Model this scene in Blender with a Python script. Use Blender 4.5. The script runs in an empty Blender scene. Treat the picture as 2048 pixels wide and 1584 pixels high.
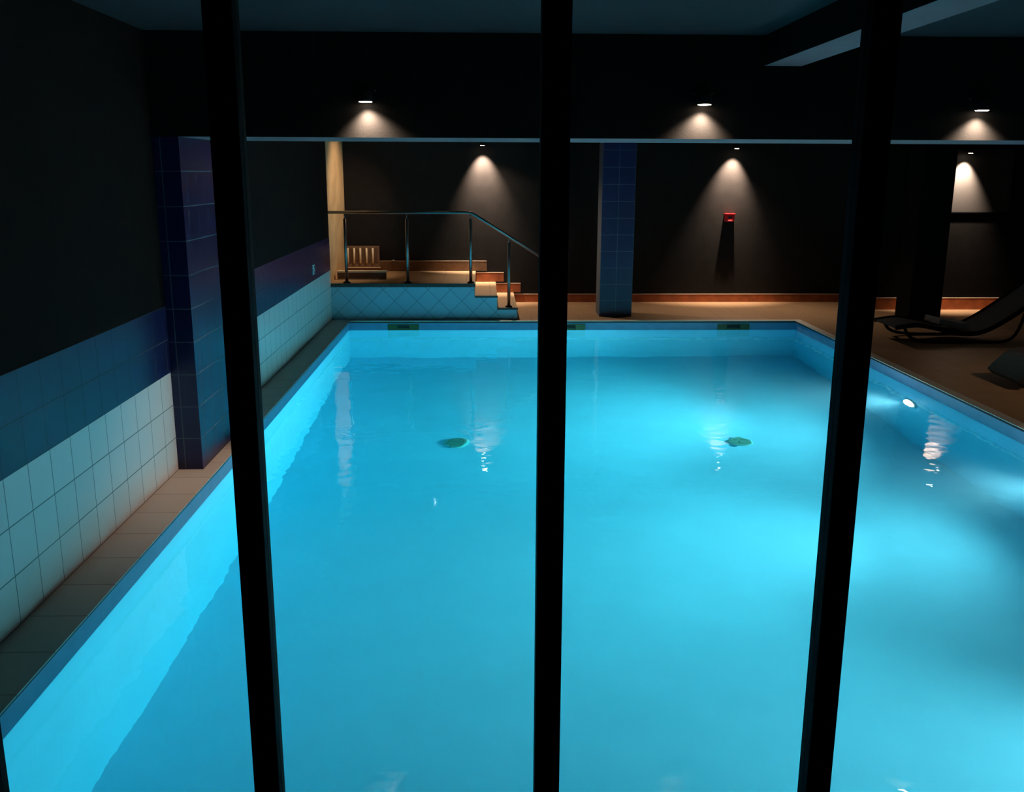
import bpy, bmesh, math, random
from mathutils import Vector, Matrix
random.seed(7)
S = bpy.context.scene
C = S.collection
PI = math.pi

# ------------------------------------------------------------------ camera
def make_camera():
    f, cx, cy = 1880.0, 1024.0, 792.0
    D = Vector((965 - cx, -(345 - cy), -f)).normalized()
    U = -Vector((995 - cx, -(8700 - cy), -f)).normalized()
    U = (U - D * U.dot(D)).normalized()
    X = D.cross(U)
    rot = Matrix((X, D, U))
    cam = bpy.data.cameras.new('camera')
    cam.sensor_fit = 'HORIZONTAL'; cam.sensor_width = 36.0
    cam.lens = f / 2048 * 36.0
    cam.clip_start = 0.05
    o = bpy.data.objects.new('camera', cam); C.objects.link(o)
    o.matrix_world = Matrix.Translation((0, 0, 1.95)) @ rot.to_4x4()
    S.camera = o
make_camera()

# ------------------------------------------------------------------ world, exposure
w = bpy.data.worlds.new('night'); S.world = w; w.use_nodes = True
w.node_tree.nodes['Background'].inputs[0].default_value = (0.02, 0.03, 0.04, 1)
w.node_tree.nodes['Background'].inputs[1].default_value = 0.02
S.view_settings.view_transform = 'Standard'; S.view_settings.look = 'None'
S.view_settings.gamma = 1; S.view_settings.use_curve_mapping = False
S.view_settings.exposure = 0.0

WATER_Z = -0.12
PX0, PX1, PY0, PY1 = -1.80, 4.25, 2.3, 12.55      # the basin
WL, WR, WB, WBR, WF = -2.05, 9.6, 14.5, 13.65, 1.8  # walls
CEIL = 2.78

def lamp(name, kind, loc, aim, power, color, size=0.03, cone=90, blend=1.0, parent=None, node=None):
    L = bpy.data.lights.new(name, kind); L.energy = power; L.color = color
    if kind == 'SPOT':
        L.spot_size = math.radians(cone); L.spot_blend = blend; L.shadow_soft_size = size
    if kind == 'AREA':
        L.shape = 'DISK'; L.size = size; L.spread = math.radians(cone)
    o = bpy.data.objects.new(name, L); C.objects.link(o)
    o.location = loc
    o.rotation_euler = Vector(aim).to_track_quat('-Z', 'Y').to_euler()
    if parent:
        o.parent = parent; o.matrix_parent_inverse = Matrix.Translation(-Vector(parent.location))
    return o

# ------------------------------------------------------------------ materials
def mat(name, col, rough=0.6, metal=0.0, spec=0.5, noise=0.0, nscale=6.0, bump=0.0, bscale=60.0):
    m = bpy.data.materials.new(name); m.use_nodes = True
    nt = m.node_tree; b = nt.nodes['Principled BSDF']
    b.inputs['Base Color'].default_value = (*col, 1)
    b.inputs['Roughness'].default_value = rough
    b.inputs['Metallic'].default_value = metal
    b.inputs['Specular IOR Level'].default_value = spec
    g = nt.nodes.new('ShaderNodeNewGeometry')
    if noise:
        n = nt.nodes.new('ShaderNodeTexNoise'); n.inputs['Scale'].default_value = nscale; n.inputs['Detail'].default_value = 5
        nt.links.new(g.outputs['Position'], n.inputs['Vector'])
        r = nt.nodes.new('ShaderNodeMapRange'); r.inputs[3].default_value = 1 - noise; r.inputs[4].default_value = 1 + noise
        r.inputs[1].default_value = 0.3; r.inputs[2].default_value = 0.7
        nt.links.new(n.outputs['Fac'], r.inputs[0])
        x = nt.nodes.new('ShaderNodeVectorMath'); x.operation = 'SCALE'; x.inputs[0].default_value = col
        nt.links.new(r.outputs[0], x.inputs['Scale']); nt.links.new(x.outputs[0], b.inputs['Base Color'])
    if bump:
        n = nt.nodes.new('ShaderNodeTexNoise'); n.inputs['Scale'].default_value = bscale; n.inputs['Detail'].default_value = 4
        nt.links.new(g.outputs['Position'], n.inputs['Vector'])
        u = nt.nodes.new('ShaderNodeBump'); u.inputs['Strength'].default_value = bump; u.inputs['Distance'].default_value = 0.01
        nt.links.new(n.outputs['Fac'], u.inputs['Height']); nt.links.new(u.outputs[0], b.inputs['Normal'])
    return m

def tile_mat(name, plane, c1, c2, grout, pitch=0.215, off=(0, 0), rot=0.0, mortar=0.004, rough=0.3, spec=0.4):
    """square tiles laid on a world plane: 'xy', 'yz' or 'xz'"""
    m = bpy.data.materials.new(name); m.use_nodes = True
    nt = m.node_tree; b = nt.nodes['Principled BSDF']
    b.inputs['Specular IOR Level'].default_value = spec
    g = nt.nodes.new('ShaderNodeNewGeometry'); s = nt.nodes.new('ShaderNodeSeparateXYZ'); c = nt.nodes.new('ShaderNodeCombineXYZ')
    nt.links.new(g.outputs['Position'], s.inputs[0])
    idx = {'x': 0, 'y': 1, 'z': 2}
    for k in (0, 1):
        a = nt.nodes.new('ShaderNodeMath'); a.operation = 'SUBTRACT'; a.inputs[1].default_value = off[k] - 50 * pitch * (0 if rot else 1)
        if plane == 'side' and k == 0:      # column: x + y runs round the corner
            q = nt.nodes.new('ShaderNodeMath'); q.operation = 'ADD'
            nt.links.new(s.outputs[0], q.inputs[0]); nt.links.new(s.outputs[1], q.inputs[1]); nt.links.new(q.outputs[0], a.inputs[0])
        else:
            ax = 'z' if plane == 'side' else plane[k]
            nt.links.new(s.outputs[idx[ax]], a.inputs[0])
        nt.links.new(a.outputs[0], c.inputs[k])
    v = c.outputs[0]
    if rot:
        mp = nt.nodes.new('ShaderNodeMapping'); mp.inputs['Rotation'].default_value = (0, 0, rot); mp.inputs['Location'].default_value = (50 * pitch, 50 * pitch, 0)
        nt.links.new(v, mp.inputs[0]); v = mp.outputs[0]
    t = nt.nodes.new('ShaderNodeTexBrick'); t.offset = 0; t.squash = 1
    t.inputs['Scale'].default_value = 1; t.inputs['Brick Width'].default_value = pitch; t.inputs['Row Height'].default_value = pitch
    t.inputs['Mortar Size'].default_value = mortar; t.inputs['Mortar Smooth'].default_value = 0.1
    t.inputs['Color1'].default_value = (*c1, 1); t.inputs['Color2'].default_value = (*c2, 1); t.inputs['Mortar'].default_value = (*grout, 1)
    nt.links.new(v, t.inputs['Vector']); nt.links.new(t.outputs['Color'], b.inputs['Base Color'])
    r = nt.nodes.new('ShaderNodeMapRange'); r.inputs[3].default_value = rough; r.inputs[4].default_value = 0.9
    nt.links.new(t.outputs['Fac'], r.inputs[0]); nt.links.new(r.outputs[0], b.inputs['Roughness'])
    u = nt.nodes.new('ShaderNodeBump'); u.invert = True; u.inputs['Strength'].default_value = 0.3; u.inputs['Distance'].default_value = 0.002
    nt.links.new(t.outputs['Fac'], u.inputs['Height']); nt.links.new(u.outputs[0], b.inputs['Normal'])
    return m

def glow(name, col, strength):
    m = bpy.data.materials.new(name); m.use_nodes = True; nt = m.node_tree; nt.nodes.clear()
    e = nt.nodes.new('ShaderNodeEmission'); e.inputs[0].default_value = (*col, 1); e.inputs[1].default_value = strength
    o = nt.nodes.new('ShaderNodeOutputMaterial'); nt.links.new(e.outputs[0], o.inputs[0]); return m

WALLPAINT = mat('dark_wall_paint', (0.0135, 0.0112, 0.010), 0.85, spec=0.1, noise=0.15, bump=0.15, bscale=90)
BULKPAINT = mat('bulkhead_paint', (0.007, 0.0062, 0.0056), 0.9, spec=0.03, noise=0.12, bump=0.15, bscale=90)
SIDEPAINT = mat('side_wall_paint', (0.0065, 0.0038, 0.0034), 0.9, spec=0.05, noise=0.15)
CEILPAINT = mat('ceiling_paint', (0.028, 0.030, 0.034), 0.9, spec=0.05, noise=0.05)
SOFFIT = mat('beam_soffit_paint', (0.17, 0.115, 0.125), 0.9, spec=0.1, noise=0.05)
BEIGEPAINT = mat('ochre_wall_plaster', (0.52, 0.36, 0.20), 0.85, spec=0.2, noise=0.18, nscale=3, bump=0.2)
DECK = tile_mat('deck_tiles', 'xy', (0.42, 0.255, 0.13), (0.40, 0.24, 0.125), (0.32, 0.20, 0.12), 0.33, mortar=0.004, rough=0.45)
LEDGE = tile_mat('ledge_tiles', 'xy', (0.44, 0.35, 0.29), (0.42, 0.335, 0.28), (0.27, 0.21, 0.18), 0.33, off=(-2.05, 2.3), mortar=0.004, rough=0.5)
COPING = mat('coping_stone', (0.62, 0.58, 0.50), 0.6, noise=0.1)
GUTTER = mat('black_joint', (0.012, 0.014, 0.014), 0.7)
WHITE_L = tile_mat('white_tiles_left', 'yz', (0.76, 0.66, 0.65), (0.72, 0.62, 0.61), (0.16, 0.2, 0.2), 0.2233, off=(3.66, 0.0), mortar=0.003)
BLUE_L = tile_mat('blue_tiles_left', 'yz', (0.006, 0.0072, 0.046), (0.005, 0.0062, 0.040), (0.045, 0.05, 0.06), 0.2167, off=(3.66, 0.67), mortar=0.003)
BLUE_C = tile_mat('blue_tiles_column', 'side', (0.006, 0.0072, 0.046), (0.005, 0.0062, 0.040), (0.085, 0.095, 0.105), 0.2167, off=(8.0, 0.0), mortar=0.0035)
DIAG = tile_mat('diagonal_tiles', 'xz', (0.28, 0.46, 0.56), (0.26, 0.43, 0.53), (0.13, 0.18, 0.21), 0.215, rot=PI / 4, mortar=0.003, off=(-1.2, 0.25))
POOL = mat('pool_liner', (0.29, 0.69, 0.86), 0.6, spec=0.2, noise=0.03, nscale=2)
WLINE = mat('waterline_band', (0.16, 0.28, 0.44), 0.4, noise=0.08, nscale=10)
SKIRT = mat('brown_skirting', (0.34, 0.095, 0.032), 0.35, noise=0.25, nscale=9)
STEEL = mat('brushed_steel', (0.30, 0.27, 0.26), 0.33, metal=1.0)
BLACK = mat('black_metal', (0.003, 0.003, 0.004), 0.7, spec=0.06)
BRONZE = mat('dark_lamp_housing', (0.006, 0.005, 0.005), 0.8, spec=0.05)
WARM = glow('warm_lens', (1.0, 0.82, 0.66), 40.0)
COOL = glow('pool_lens', (0.75, 0.95, 1.0), 30.0)
RED = mat('red_plastic', (0.75, 0.01, 0.015), 0.35)
PINK = mat('pale_red_plastic', (0.8, 0.12, 0.14), 0.35)
PALE = mat('dim_board', (0.017, 0.0135, 0.011), 0.7, noise=0.05)
BEIGEMETAL = mat('beige_enamel', (0.20, 0.12, 0.08), 0.4, noise=0.05)
CREAM = mat('cream_enamel', (0.90, 0.78, 0.60), 0.35)
WOODDARK = mat('dark_wood', (0.10, 0.055, 0.03), 0.5, noise=0.2)
EDGE = mat('pale_strip_and_highlight', (0.75, 0.58, 0.42), 0.5)  # painted highlight on skirting tops, also the pale strip under the kerb board
MAT_ = mat('pale_rubber', (0.62, 0.48, 0.38), 0.8)
TREAD = tile_mat('tread_tiles', 'xy', (0.52, 0.345, 0.19), (0.50, 0.33, 0.18), (0.3, 0.2, 0.13), 0.33, off=(0.1, 0.1), mortar=0.003, rough=0.5)
TRIM = mat('dark_nosing', (0.02, 0.02, 0.018), 0.5)
GREEN = mat('olive_plastic', (0.085, 0.10, 0.025), 0.5)
GRATE = mat('green_grating', (0.13, 0.30, 0.23), 0.5)
PLASTIC = mat('white_plastic', (0.55, 0.56, 0.58), 0.4)
FABRIC = mat('dark_mesh_fabric', (0.012, 0.012, 0.014), 0.8, noise=0.2, nscale=80)
CUSH = mat('grey_green_cushion', (0.085, 0.060, 0.045), 0.85, noise=0.12, nscale=30, bump=0.3)
PALECUSH = mat('pale_pillow', (0.16, 0.14, 0.13), 0.85, noise=0.1)

def glass_mat():
    m = bpy.data.materials.new('window_glass'); m.use_nodes = True; nt = m.node_tree; nt.nodes.clear()
    t = nt.nodes.new('ShaderNodeBsdfTransparent'); g = nt.nodes.new('ShaderNodeBsdfGlossy'); g.inputs['Roughness'].default_value = 0.0
    f = nt.nodes.new('ShaderNodeFresnel'); f.inputs[0].default_value = 1.33; x = nt.nodes.new('ShaderNodeMixShader'); o = nt.nodes.new('ShaderNodeOutputMaterial')
    t.inputs[0].default_value = (0.985, 0.99, 0.985, 1)
    nt.links.new(f.outputs[0], x.inputs[0]); nt.links.new(t.outputs[0], x.inputs[1]); nt.links.new(g.outputs[0], x.inputs[2]); nt.links.new(x.outputs[0], o.inputs[0])
    return m
GLASS = glass_mat()

def water_mat():
    m = bpy.data.materials.new('pool_water'); m.use_nodes = True; nt = m.node_tree; nt.nodes.clear()
    g = nt.nodes.new('ShaderNodeBsdfGlass'); g.inputs['IOR'].default_value = 1.333; g.inputs['Roughness'].default_value = 0.0
    a = nt.nodes.new('ShaderNodeVolumeAbsorption'); a.inputs['Color'].default_value = (0.0, 0.87, 0.92, 1); a.inputs['Density'].default_value = 0.34
    o = nt.nodes.new('ShaderNodeOutputMaterial')
    geo = nt.nodes.new('ShaderNodeNewGeometry')
    n1 = nt.nodes.new('ShaderNodeTexNoise'); n1.inputs['Scale'].default_value = 2.2; n1.inputs['Detail'].default_value = 2
    n2 = nt.nodes.new('ShaderNodeTexNoise'); n2.inputs['Scale'].default_value = 9.0; n2.inputs['Detail'].default_value = 2
    s = nt.nodes.new('ShaderNodeMath'); s.operation = 'MULTIPLY_ADD'; s.inputs[1].default_value = 0.13
    nt.links.new(geo.outputs['Position'], n1.inputs[0]); nt.links.new(geo.outputs['Position'], n2.inputs[0])
    nt.links.new(n2.outputs['Fac'], s.inputs[0]); nt.links.new(n1.outputs['Fac'], s.inputs[2])
    b = nt.nodes.new('ShaderNodeBump'); b.inputs['Strength'].default_value = 1.0; b.inputs['Distance'].default_value = 0.007
    nt.links.new(s.outputs[0], b.inputs['Height']); nt.links.new(b.outputs[0], g.inputs['Normal'])
    nt.links.new(g.outputs[0], o.inputs['Surface']); sc = nt.nodes.new('ShaderNodeVolumeScatter'); sc.inputs['Density'].default_value = 0.035; sc.inputs['Anisotropy'].default_value = 0.5; sc.inputs['Color'].default_value = (0.32, 0.85, 1.0, 1)
    ad = nt.nodes.new('ShaderNodeAddShader'); nt.links.new(a.outputs[0], ad.inputs[0]); nt.links.new(sc.outputs[0], ad.inputs[1])
    nt.links.new(ad.outputs[0], o.inputs['Volume'])
    return m
WATER = water_mat()

# ------------------------------------------------------------------ mesh helpers
def new(): return bmesh.new()
def box(bm, x0, x1, y0, y1, z0, z1, mi=0):
    v = [bm.verts.new(p) for p in ((x0,y0,z0),(x1,y0,z0),(x1,y1,z0),(x0,y1,z0),(x0,y0,z1),(x1,y0,z1),(x1,y1,z1),(x0,y1,z1))]
    fs = [bm.faces.new([v[i] for i in q]) for q in ((0,3,2,1),(4,5,6,7),(0,1,5,4),(1,2,6,5),(2,3,7,6),(3,0,4,7))]
    for f in fs: f.material_index = mi
    return fs
def prism(bm, pts, ax, a, b, mi=0):
    """extrude a 2D outline along axis ax from a to b"""
    def P(p, t):
        return {0: (t, p[0], p[1]), 1: (p[0], t, p[1]), 2: (p[0], p[1], t)}[ax]
    A = [bm.verts.new(P(p, a)) for p in pts]; B = [bm.verts.new(P(p, b)) for p in pts]; n = len(pts)
    fs = [bm.faces.new(A[::-1]), bm.faces.new(B)] + [bm.faces.new((A[i], A[(i+1) % n], B[(i+1) % n], B[i])) for i in range(n)]
    for f in fs: f.material_index = mi
    bmesh.ops.recalc_face_normals(bm, faces=fs)
    return fs
def tube(bm, pts, r, seg=16, cap=True, mi=0):
    pts = [Vector(p) for p in pts]; rings = []
    rs = r if isinstance(r, (list, tuple)) else [r] * len(pts)
    ref = None
    for i, p in enumerate(pts):
        d = (pts[min(i+1, len(pts)-1)] - pts[max(i-1, 0)]).normalized()
        if ref is None:
            ref = d.cross(Vector((0, 0, 1)))
            if ref.length < 1e-4: ref = Vector((1, 0, 0))
        ref = (ref - d * ref.dot(d)).normalized(); q = d.cross(ref)
        rings.append([bm.verts.new(p + (ref * math.cos(2*PI*k/seg) + q * math.sin(2*PI*k/seg)) * rs[i]) for k in range(seg)])
    for a, b in zip(rings, rings[1:]):
        for k in range(seg):
            f = bm.faces.new((a[k], a[(k+1) % seg], b[(k+1) % seg], b[k])); f.smooth = True; f.material_index = mi
    if cap:
        for f in (bm.faces.new(rings[0][::-1]), bm.faces.new(rings[-1])): f.material_index = mi
def disc(bm, c, n, r, depth, seg=32, mi=0):
    c = Vector(c); n = Vector(n).normalized(); tube(bm, [c, c + n * depth], r, seg, mi=mi)
def obj(name, bm, m, parent=None, label=None, cat=None, group=None, kind=None, bevel=0.0, origin=None):
    bmesh.ops.recalc_face_normals(bm, faces=bm.faces)
    if origin is not None: bmesh.ops.translate(bm, verts=bm.verts, vec=-Vector(origin))
    me = bpy.data.meshes.new(name); bm.to_mesh(me); bm.free()
    for q in (m if isinstance(m, (list, tuple)) else [m]): me.materials.append(q)
    o = bpy.data.objects.new(name, me); C.objects.link(o)
    if origin is not None: o.location = origin
    if parent is not None:
        o.parent = parent
        base = parent
        loc = Vector((0, 0, 0))
        while base: loc += base.location; base = base.parent
        if origin is None: o.location = -loc
        else: o.location = Vector(origin) - loc
    if label: o['label'] = label
    if cat: o['category'] = cat
    if group: o['group'] = group
    if kind: o['kind'] = kind
    if bevel:
        b = o.modifiers.new('bevel', 'BEVEL'); b.width = bevel; b.segments = 2; b.limit_method = 'ANGLE'
    return o
def thing(name, loc, label, cat, group=None, kind=None):
    o = bpy.data.objects.new(name, None); C.objects.link(o); o.location = loc; o.empty_display_size = 0.1
    if label: o['label'] = label
    if cat: o['category'] = cat
    if group: o['group'] = group
    if kind: o['kind'] = kind
    return o
def struct(name, bm, m, label=None, **k): return obj(name, bm, m, label=label, kind='structure', **k)

# ------------------------------------------------------------------ the pool basin
prof = [(PY0, -1.25), (4.0, -1.45), (6.2, -1.78), (8.6, -2.0), (PY1, -1.88)]
def floor_z(y):
    for (a, za), (b, zb) in zip(prof, prof[1:]):
        if y <= b: return za + (zb - za) * (y - a) / (b - a)
    return prof[-1][1]
bm = new()
T = 0.3; ZB = -2.4
box(bm, PX0 - T, PX0, PY0 - T, PY1 + T, ZB, WATER_Z - 0.0)      # left wall under the waterline band
box(bm, PX1, PX1 + T, PY0 - T, PY1 + T, ZB, WATER_Z)
box(bm, PX0, PX1, PY1, PY1 + T, ZB, WATER_Z)
box(bm, PX0, PX1, PY0 - T, PY0, ZB, WATER_Z)
prism(bm, [(y, z) for y, z in prof] + [(PY1, ZB), (PY0, ZB)], 0, PX0, PX1)
basin = struct('pool_basin', bm, POOL, 'light blue swimming pool basin lit under water')
bm = new()
t = 0.02
box(bm, PX0 - T, PX0, PY0 - T, PY1 + T, WATER_Z, -t)
box(bm, PX1, PX1 + T, PY0 - T, PY1 + T, WATER_Z, -t)
box(bm, PX0, PX1, PY1, PY1 + T, WATER_Z, -t)
box(bm, PX0, PX1, PY0 - T, PY0, WATER_Z, -t)
obj('waterline_band', bm, WLINE, basin)
# thin dark joint under the slab edge
bm = new()
e = 0.006
box(bm, PX0 - 0.05, PX0 + e, PY0, PY1 + 0.0, -t, -0.008)
box(bm, PX1 - e, PX1 + 0.05, PY0, PY1, -t, -0.008)
box(bm, PX0, PX1, PY1 - e, PY1 + 0.05, -t, -0.008)
obj('edge_joint', bm, GUTTER, basin)
# the two floor drains
for (x, y), where in (((-0.27, 9.05), 'left'), ((2.56, 8.98), 'right')):
    z = floor_z(y)
    k = thing('pool_drain', (x, y, z), 'round greenish drain on the pool floor, nearer the %s pool wall' % where, 'drain', 'round drains on the pool floor')
    bm = new(); tube(bm, [(x, y, z + 0.0), (x, y, z + 0.012), (x, y, z + 0.02)], [0.125, 0.125, 0.105], 32); obj('rim', bm, mat('pale_drain_rim', (0.22, 0.60, 0.58), 0.5), k)
    bm = new(); disc(bm, (x, y, z + 0.02), (0, 0, 1), 0.098, 0.008, 32)
    for q in range(-4, 5):
        hw = math.sqrt(max(0.0, 0.088 ** 2 - (q * 0.022) ** 2))
        if hw > 0.02: box(bm, x - hw, x + hw, y + q * 0.022 - 0.004, y + q * 0.022 + 0.004, z + 0.028, z + 0.034)
    obj('grating', bm, GRATE, k)
# skimmers in the far wall
for x0, x1, where in ((-1.28, -0.86, 'below the tiled platform, left'), (0.97, 1.38, 'middle'), (3.18, 3.62, 'right')):
    y = PY1; y -= 0.0; k = thing('skimmer', ((x0 + x1) / 2, y, -0.17), 'olive framed skimmer mouth in far pool edge, %s of three' % where, 'skimmer', 'skimmer mouths along the far pool edge')
    bm = new(); xm = (x0 + x1) / 2
    box(bm, x0, x0 + 0.13, y - 0.012, y, -0.119, -0.035); box(bm, x1 - 0.13, x1, y - 0.012, y, -0.119, -0.035)
    box(bm, x0 + 0.13, x1 - 0.13, y - 0.012, y, -0.119, -0.106); box(bm, x0 + 0.13, x1 - 0.13, y - 0.012, y, -0.05, -0.035)
    obj('frame', bm, GREEN, k, bevel=0.003)
    bm = new(); box(bm, x0 + 0.13, x1 - 0.13, y - 0.004, y - 0.0005, -0.106, -0.05); obj('mouth', bm, GUTTER, k)
    bm = new(); box(bm, x0 + 0.14, x1 - 0.14, y - 0.009, y - 0.006, -0.104, -0.09); obj('flap', bm, GREEN, k)

# ------------------------------------------------------------------ pool lamps (in the right pool wall)
POOL_LAMPS = [(8.95, -0.72, 'the one in view'), (6.4, -0.72, 'nearer the window'), (3.5, -0.72, 'nearest the window')]
for (y, z, where), pw in zip(POOL_LAMPS, (1150, 690, 460)):
    k = thing('pool_lamp', (PX1, y, z), 'glowing underwater lamp in the right pool wall, ' + where, 'lamp', 'underwater lamps in the right pool wall')
    bm = new(); tube(bm, [(PX1, y, z), (PX1 - 0.015, y, z), (PX1 - 0.02, y, z)], [0.13, 0.13, 0.115], 32); obj('rim', bm, PLASTIC, k)
    bm = new(); tube(bm, [(PX1 - 0.018, y, z), (PX1 - 0.034, y, z), (PX1 - 0.042, y, z), (PX1 - 0.045, y, z)], [0.10, 0.095, 0.07, 0.02], 32); obj('lens', bm, COOL, k)
    lamp('pool_beam', 'SPOT', (PX1 - 0.09, y, z), (-1, 0.28 if y > 8 else 0.16, 0.09), pw, (0.92, 0.98, 1.0), 0.07, 100, 1.0, k)
    lamp('pool_spill', 'SPOT', (PX1 - 0.09, y, z), (-1, 0.20, 0.05), pw * (0.27 if y > 4 else 0.14), (0.92, 0.98, 1.0), 0.07, 168, 0.9, k)

# ------------------------------------------------------------------ water
bm = new()
box(bm, PX0 - 0.05, PX1 + 0.05, PY0 - 0.05, PY1 + 0.05, -2.3, WATER_Z - 0.001)
obj('pool_water', bm, WATER, label='still clear turquoise pool water', cat='water', kind='stuff')

# ------------------------------------------------------------------ floors
bm = new()
box(bm, PX1 - 0.0, WR, WF, WB, -0.008, 0.0)
box(bm, PX0, PX1, PY1, WB, -0.008, 0.0)
struct('floor', bm, DECK, 'brown tiled pool deck')
bm = new()
box(bm, WL, PX0 + 0.012, WF, PY1 + 0.2, -0.008, 0.0)
box(bm, PX0 + 0.012, PX1, WF, PY0, -0.008, 0.0)
struct('pool_ledge', bm, LEDGE, 'narrow beige tiled ledge between the left wall and the pool')
bm = new()
box(bm, PX1 - 0.012, PX1 + 0.09, PY0, PY1 + 0.09, 0.0005, 0.006)
box(bm, PX0 + 0.02, PX1 - 0.012, PY1 - 0.012, PY1 + 0.09, 0.0005, 0.006)
struct('pool_coping', bm, COPING, 'thin grey coping along the far and right pool edges')

# ------------------------------------------------------------------ walls
bm = new(); box(bm, WL - 0.2, WL, WF, 12.75, 1.10, CEIL + 0.2); wl = struct('wall_left', bm, SIDEPAINT, 'dark left wall above the tiles')
bm = new(); box(bm, WL - 0.2, WL, WF, 12.75, -0.2, 0.67); obj('white_tiling', bm, WHITE_L, wl)
bm = new(); box(bm, WL - 0.2, WL + 0.003, WF, 12.75, 0.67, 1.103); obj('blue_tiling', bm, BLUE_L, wl)
bm = new(); box(bm, WL - 0.25, WL - 0.05, 12.75, WB + 0.2, -0.2, CEIL + 0.2); box(bm, WL - 0.05, WL - 0.03, 12.75, WB, 0, CEIL)
obj('ochre_plaster', bm, BEIGEPAINT, wl)
bm = new(); box(bm, WL - 0.3, 5.75, WB, WB + 0.2, -0.2, CEIL + 0.2); struct('wall_back', bm, WALLPAINT, 'dark far wall')
bm = new(); box(bm, 5.75, WR, WBR, WB + 0.2, -0.2, CEIL + 0.2); struct('wall_back_right', bm, BULKPAINT, 'dark far wall, part that stands forward on the right')
bm = new(); box(bm, WR, WR + 0.2, WF, WB + 0.2, -0.2, CEIL + 0.2); struct('wall_right', bm, WALLPAINT, 'dark right wall')
bm = new(); box(bm, WL - 0.2, WR + 0.2, WF, WB + 0.2, CEIL, CEIL + 0.2); struct('ceiling', bm, CEILPAINT, 'pale ceiling over the pool')
# front wall with the window the picture looks through
MX = [-1.682, -1.077, -0.472, 0.136, 0.738, 1.343, 1.948]; MW = 0.027; SILL = 0.40; HEAD = 2.70
bm = new()
box(bm, WL - 0.2, WR + 0.2, WF - 0.1, WF + 0.06, -0.4, SILL); box(bm, WL - 0.2, WR + 0.2, WF - 0.1, WF + 0.06, HEAD, CEIL + 0.2)
box(bm, WL - 0.2, MX[0] - MW, WF - 0.1, WF + 0.06, SILL, HEAD); box(bm, MX[-1] + MW, WR + 0.2, WF - 0.1, WF + 0.06, SILL, HEAD)
struct('wall_front', bm, WALLPAINT, 'wall around the viewing window')
win = thing('window_1', ((MX[0] + MX[-1]) / 2, WF, SILL), 'viewing window with black uprights in front of the pool', None, kind='structure')
for x in MX:
    bm = new(); box(bm, x - MW, x + MW, WF - 0.0, WF + 0.055, SILL, HEAD); box(bm, x - MW + 0.008, x + MW - 0.008, WF - 0.008, WF, SILL, HEAD)
    obj('mullion', bm, BLACK, win, bevel=0.002)
for a, b in zip(MX, MX[1:]):
    bm = new(); box(bm, a + MW, b - MW, WF + 0.026, WF + 0.030, SILL, HEAD); obj('glass_pane', bm, GLASS, win)

# ------------------------------------------------------------------ beams, columns
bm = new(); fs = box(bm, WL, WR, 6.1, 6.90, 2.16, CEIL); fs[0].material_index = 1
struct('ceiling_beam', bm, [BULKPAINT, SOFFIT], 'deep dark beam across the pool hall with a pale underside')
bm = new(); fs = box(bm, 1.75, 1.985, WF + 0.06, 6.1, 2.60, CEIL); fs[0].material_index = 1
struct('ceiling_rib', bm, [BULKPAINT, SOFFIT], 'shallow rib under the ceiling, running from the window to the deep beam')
def column(x0, x1, y0, y1, z1, label, m=BLUE_C):
    bm = new(); box(bm, x0, x1, y0, y1, 0.0, z1); struct('tiled_column', bm, m, label)
column(WL, -1.885, 6.1, 6.98, 2.16, 'blue tiled pillar on the narrow left ledge')
BLUE_R = tile_mat('blue_tiles_far_column', 'xz', (0.006, 0.0072, 0.046), (0.005, 0.0062, 0.040), (0.085, 0.095, 0.105), 0.2250, off=(1.62, 0.0), mortar=0.0035)
column(1.62, 2.07, 12.98, 13.4, CEIL, 'blue tiled free-standing pillar at the far pool edge', BLUE_R)
column(5.83, 6.27, 12.62, 13.05, CEIL, 'dark free-standing pillar on the right deck', BLACK)

# ------------------------------------------------------------------ platform and steps
X_P, X_1, X_2 = -0.11, 0.195, 0.47
Y0 = 12.75
bm = new()
prism(bm, [(WL - 0.05, 0.0), (X_2, 0.0), (X_2, 0.15), (X_1, 0.15), (X_1, 0.315), (X_P, 0.315), (X_P, 0.48), (WL - 0.05, 0.48)], 1, Y0, WB)
plat = struct('stair_platform', bm, TREAD, 'raised platform with three steps, clad in diagonal blue-white tiles')
bm = new()
prism(bm, [(WL - 0.03, 0.0), (X_2 - 0.005, 0.0), (X_2 - 0.005, 0.142), (X_1 - 0.005, 0.142), (X_1 - 0.005, 0.307), (X_P - 0.005, 0.307), (X_P - 0.005, 0.47), (WL - 0.03, 0.47)], 1, Y0 - 0.012, Y0 - 0.0005)
obj('tiled_front', bm, DIAG, plat)
for xa, xb, z in ((WL - 0.03, X_P + 0.006, 0.48), (X_P, X_1 + 0.006, 0.315), (X_1, X_2 + 0.006, 0.15)):
    bm = new(); box(bm, xa, xb, Y0 - 0.018, Y0 + 0.035, z - (0.042 if z > 0.4 else 0.02), z + 0.005)
    obj('nosing', bm, TRIM, plat)
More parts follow.
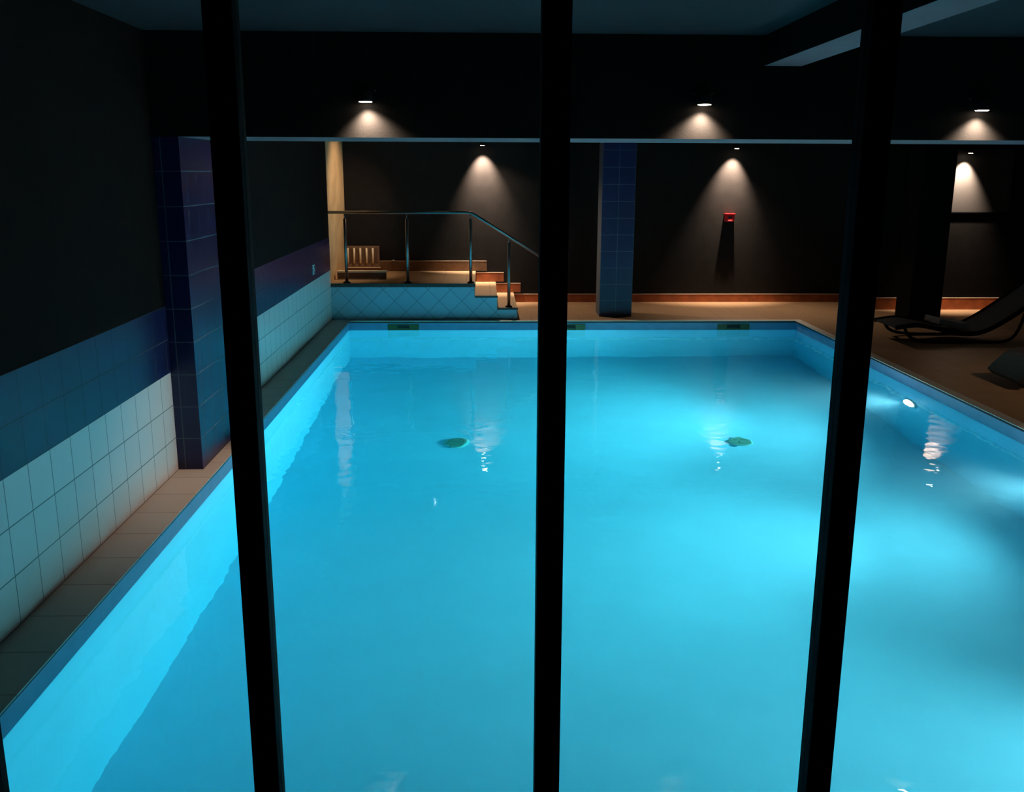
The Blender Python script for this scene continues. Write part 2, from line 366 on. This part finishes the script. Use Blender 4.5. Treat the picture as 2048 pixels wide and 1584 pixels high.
# skirting boards
def skirt(name, pieces, y, label, m=SKIRT):
    bm = new()
    for xa, xb, z0, z1 in pieces: box(bm, xa, xb, y - 0.018, y, z0, z1)
    o = struct(name, bm, m, label)
    bm = new()
    for xa, xb, z0, z1 in pieces: box(bm, xa, xb, y - 0.020, y, z1, z1 + 0.006)
    obj('top_highlight', bm, EDGE, o)  # pale strip paints in the light catching the skirting's upper edge
skirt('baseboard_back', [(0.46, 1.9, 0, 0.120), (1.9, 5.75, 0, 0.120)], WB, 'red-brown skirting along the far wall')
skirt('baseboard_steps', [(-0.10, 0.32, 0.32, 0.455), (0.20, 0.58, 0.155, 0.29)], WB - 0.0185, 'stepped red-brown skirting beside the steps')
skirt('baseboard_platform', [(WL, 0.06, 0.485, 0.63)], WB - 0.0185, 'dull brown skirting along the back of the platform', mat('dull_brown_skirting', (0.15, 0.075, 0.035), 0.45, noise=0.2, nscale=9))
skirt('baseboard_right', [(5.75, WR, 0, 0.17)], WBR, 'dark brown skirting of the forward wall')

# ------------------------------------------------------------------ handrail
yr = 12.86; Zr = 1.425
hr = thing('handrail', (-1.0, yr, 0.48), 'steel handrail on four posts beside the steps and platform', 'handrail')
bm = new(); tube(bm, [(WL - 0.028, yr, Zr), (-0.22, yr, Zr), (-0.16, yr, Zr - 0.003), (-0.11, yr, Zr - 0.028), (0.77, yr, 0.85)], 0.021, 16); obj('rail', bm, STEEL, hr)
for x, z0, zt in ((-1.85, 0.48, Zr), (-1.02, 0.48, Zr), (-0.165, 0.48, Zr), (0.355, 0.15, 1.115)):
    bm = new(); tube(bm, [(x, yr, z0 + 0.02), (x, yr, zt - 0.085), (x, yr, zt - 0.08)], [0.022, 0.022, 0.012], 16); tube(bm, [(x, yr, zt - 0.08), (x, yr, zt - 0.012)], 0.008, 10)
    p = obj('post', bm, STEEL, hr)
    bm = new(); tube(bm, [(x, yr, z0), (x, yr, z0 + 0.012), (x, yr, z0 + 0.022)], [0.048, 0.048, 0.03], 24); obj('flange', bm, BRONZE, p)

# ------------------------------------------------------------------ things on the platform
yh = WB - 0.0
rd = thing('radiator', (-1.83, yh, 0.53), 'small beige ribbed panel radiator on far wall above the platform', 'radiator')
bm = new(); box(bm, -2.06, -1.57, yh - 0.055, yh - 0.022, 0.54, 0.86); obj('panel', bm, BEIGEMETAL, rd, bevel=0.006)
for i in range(5):
    x = -2.055 + i * 0.094; bm = new(); tube(bm, [(x + 0.01, yh - 0.066, 0.60), (x + 0.01, yh - 0.066, 0.83)], 0.015, 10); obj('fin', bm, CREAM, rd)
for i in range(24):
    z = 0.605 + i * 0.0093; bm = new(); box(bm, -2.05, -1.60, yh - 0.060, yh - 0.055, z, z + 0.0045); obj('louvre', bm, BEIGEMETAL, rd)
bm = new(); box(bm, -2.06, -1.56, yh - 0.07, yh - 0.022, 0.532, 0.542); obj('bottom_rail', bm, CREAM, rd)
bn = thing('kerb_board', (-1.7, 13.32, 0.48), 'long low dark kerb board with a light top edge in front of the radiator', 'board')
bm = new(); box(bm, -2.04, -1.36, 13.28, 13.36, 0.48, 0.580); obj('body', bm, WOODDARK, bn, bevel=0.004)
bm = new(); box(bm, -2.04, -1.345, 13.27, 13.37, 0.580, 0.602); obj('top', bm, CREAM, bn)
bm = new(); box(bm, -2.04, -1.46, 13.272, 13.28, 0.482, 0.492); obj('plinth_strip', bm, EDGE, bn)
bm = new(); box(bm, -1.14, -0.90, 12.97, 13.13, 0.4805, 0.488)
obj('floor_mat', bm, MAT_, label='small pale rectangular mat behind the second handrail post', cat='mat', bevel=0.002)
vt = thing('wall_valve', (-1.36, yh, 0.635), 'tiny metal valve on the skirting between radiator and handrail post', 'valve')
bm = new(); tube(bm, [(-1.36, yh - 0.02, 0.61), (-1.36, yh - 0.06, 0.61)], 0.009, 12); tube(bm, [(-1.36, yh - 0.052, 0.58), (-1.36, yh - 0.052, 0.635)], 0.011, 12); obj('body', bm, STEEL, vt)
bm = new(); tube(bm, [(-1.36, yh - 0.052, 0.635), (-1.36, yh - 0.052, 0.65)], 0.022, 16); obj('knob', bm, PLASTIC, vt)

# socket on the left wall
so = thing('wall_socket', (WL, 11.45, 0.74), 'small pale double wall socket in blue tile band of left wall', 'socket')
for dz in (0, 0.062):
    bm = new(); box(bm, WL + 0.003, WL + 0.018, 11.40, 11.50, 0.745 + dz, 0.80 + dz); p = obj('socket_plate', bm, PLASTIC, so, bevel=0.003)
    bm = new(); disc(bm, (WL + 0.0175, 11.45, 0.772 + dz), (1, 0, 0), 0.018, 0.002, 20); obj('socket_hole', bm, GUTTER, p)

# red alarm box
ra = thing('fire_alarm_call_point', (3.76, WB, 1.22), 'small red fire alarm call point on the dark far wall', 'fire alarm')
bm = new(); box(bm, 3.69, 3.83, WB - 0.075, WB, 1.235, 1.345); obj('case', bm, RED, ra, bevel=0.006)
bm = new(); box(bm, 3.682, 3.838, WB - 0.088, WB - 0.0, 1.345, 1.358); obj('lid', bm, RED, ra, bevel=0.003)
bm = new(); box(bm, 3.732, 3.792, WB - 0.079, WB - 0.074, 1.275, 1.315); obj('window', bm, GUTTER, ra)
bm = new(); box(bm, 3.728, 3.796, WB - 0.083, WB - 0.074, 1.248, 1.262); obj('lower_strip', bm, PINK, ra)

# pale notice board at the right
bd = thing('notice_board', (7.1, WBR, 1.4), 'board on the dark forward wall at far right, lit from above', 'board')
bm = new(); box(bm, 6.45, 7.60, WBR - 0.022, WBR - 0.002, 1.42, 2.30); obj('panel', bm, PALE, bd)
bm = new(); box(bm, 6.445, 7.605, WBR - 0.026, WBR - 0.002, 1.405, 1.42); obj('bottom_edge', bm, BLACK, bd)

# ------------------------------------------------------------------ wall lamps
def wall_lamp(x, y, z, r, d, power, cone, label, group, brackets=True, tilt=(0, 0), lens=WARM, size=0.02, blend=1.0, spill=0):
    """a short can hanging on the wall at y, opening downwards"""
    k = thing('wall_spotlight', (x, y, z), label, 'spotlight', group)
    yc = y - d
    bm = new(); tube(bm, [(x, yc, z + 0.004), (x, yc, z + 0.07), (x, yc, z + 0.085)], [r * 1.04, r * 1.0, r * 0.6], 28); obj('housing', bm, BRONZE, k)
    bm = new(); tube(bm, [(x, yc, z + 0.002), (x, yc, z + 0.004)], r * 0.95, 28); obj('lens', bm, lens, k)
    bm = new(); box(bm, x - 0.012, x + 0.012, yc + r * 0.9, y, z + 0.03, z + 0.05); obj('bracket', bm, BRONZE, k)
    if brackets:
        for s in (-1, 1):
            bm = new(); disc(bm, (x + s * 0.055, y, z + 0.075), (0, -1, 0), 0.006, 0.006, 10); obj('screw', bm, STEEL, k)
    lamp('spot', 'SPOT', (x, yc, z - 0.012), (tilt[0], tilt[1], -1), power, (1.0, 0.78, 0.62), size, cone, blend, k)
    if spill: lamp('spill', 'SPOT', (x, yc, z - 0.012), (0.45 if x < 2 else 0.1, -0.40, -1), spill, (1.0, 0.78, 0.62), size, 100, 1.0, k)
    return k
for x, z, tx, w_ in ((-0.715, 2.365, 0.10, 'left, above the platform'), (1.375, 2.36, -0.06, 'middle, above the far blue pillar'), (3.125, 2.335, 0, 'right')):
    wall_lamp(x, 6.1, z, 0.042, 0.058, 205, 112, 'round downlight on the deep beam, %s of three' % w_, 'downlights on the deep beam', tilt=(tx, 0.08))
for x, y, z, tx, w_ in ((0.0, WB, 2.335, 0.02, 'left, above the steps'), (3.78, WB, 2.305, -0.05, 'middle, above the red alarm box'), (6.88, WBR, 2.235, 0.0, 'right, above the dim board')):
    wall_lamp(x, y, z, 0.031, 0.17, 690, 69, 'small downlight high on the far wall, %s of the three' % w_, 'downlights on the far wall', False, tilt=(tx, 0.36), spill=0 if x > 5 else 150)
# ceiling spot behind the deep beam: lights the ochre wall of the platform
def ceiling_spot(x, y, aim, power, cone, label, col=(1.0, 0.70, 0.45)):
    k = thing('ceiling_spotlight', (x, y, CEIL), label, 'spotlight')
    bm = new(); tube(bm, [(x, y, CEIL), (x, y, CEIL - 0.03)], 0.05, 24); obj('base', bm, BRONZE, k)
    a = Vector(aim).normalized(); p = Vector((x, y, CEIL - 0.07))
    bm = new(); tube(bm, [p - a * 0.03, p + a * 0.05], 0.035, 24); obj('head', bm, BRONZE, k)
    bm = new(); tube(bm, [p + a * 0.05, p + a * 0.054], 0.03, 24); obj('lens', bm, WARM, k)
    lamp('spot', 'SPOT', p + a * 0.07, aim, power, col, 0.03, cone, 0.8, k)
ceiling_spot(-0.7, 13.4, (-1.35, 0.40, -1.3), 118, 76, 'ceiling spotlight above the platform aimed at the ochre wall')
ceiling_spot(7.4, 7.4, (-0.35, 0.1, -1), 85, 96, 'ceiling spotlight over the right deck beside the loungers')

# ------------------------------------------------------------------ loungers on the right deck
def slab(bm, pts, y0, y1, th):
    """a sheet bent along the x-z path pts, from y0 to y1, th thick"""
    n = len(pts); top = []; bot = []
    for i, (x, z) in enumerate(pts):
        a = pts[max(i-1, 0)]; b = pts[min(i+1, n-1)]
        d = Vector((b[0]-a[0], 0, b[1]-a[1])).normalized(); nn = Vector((-d.z, 0, d.x))
        top.append((Vector((x, 0, z)) + nn * th / 2)); bot.append((Vector((x, 0, z)) - nn * th / 2))
    prism(bm, [(p.x, p.z) for p in top] + [(p.x, p.z) for p in reversed(bot)], 1, y0, y1)
def smooth(pts, n=6):
    out = []
    for i in range(len(pts) - 1):
        p0 = pts[max(i-1, 0)]; p1 = pts[i]; p2 = pts[i+1]; p3 = pts[min(i+2, len(pts)-1)]
        for k in range(n):
            t = k / n
            out.append(tuple(0.5 * ((2*p1[j]) + (-p0[j]+p2[j])*t + (2*p0[j]-5*p1[j]+4*p2[j]-p3[j])*t*t + (-p0[j]+3*p1[j]-3*p2[j]+p3[j])*t**3) for j in range(len(p1))))
    out.append(pts[-1]); return out
# curved black rocking lounger
lx, ly = 5.6, 11.1
lo = thing('curved_lounger', (lx, ly, 0), 'black curved lounger with sweeping backrest beside the dark pillar', 'lounger')
side = smooth([(4.85, 0.19), (5.10, 0.22), (5.35, 0.18), (5.62, 0.12), (5.86, 0.13), (6.10, 0.24), (6.42, 0.46), (6.75, 0.72)])
for y in (ly - 0.30, ly + 0.30):
    bm = new(); tube(bm, [(x, y, z) for x, z in side], 0.028, 12); obj('side_rail', bm, BLACK, lo)
    bm = new(); tube(bm, smooth([(4.95, y, 0.20), (5.05, y, 0.07), (5.30, y, 0.020), (5.8, y, 0.020), (6.25, y, 0.06), (6.40, y, 0.44)]), 0.018, 12); obj('runner', bm, BLACK, lo)
bm = new(); slab(bm, side, ly - 0.28, ly + 0.28, 0.018); obj('mesh_seat', bm, FABRIC, lo)
bm = new(); slab(bm, smooth([(5.42, 0.245), (5.55, 0.215), (5.68, 0.195), (5.78, 0.195)]), ly - 0.2, ly + 0.2, 0.07)
obj('folded_towel', bm, PALECUSH, label='dim pale folded towel lying on the black curved lounger', cat='towel', bevel=0.02)
# grey-green cushioned lounger
gl = thing('cushioned_lounger', (5.6, 8.9, 0), 'low lounger with grey-green cushion at the right edge of the deck', 'lounger')
path = smooth([(5.00, 0.06), (5.09, 0.16), (5.22, 0.25), (5.55, 0.28), (5.95, 0.31), (6.3, 0.48), (6.7, 0.76)])
bm = new(); slab(bm, path, 8.35, 8.95, 0.085); obj('cushion', bm, CUSH, gl, bevel=0.02)
bm = new(); slab(bm, [(5.10, 0.16), (5.2, 0.215), (6.0, 0.225)], 8.38, 8.92, 0.03); obj('frame', bm, BLACK, gl)
for x in (5.25, 5.95):
    for y in (8.42, 8.88):
        bm = new(); tube(bm, [(x, y, 0.0), (x, y, 0.22)], 0.02, 12); obj('leg', bm, BLACK, gl)
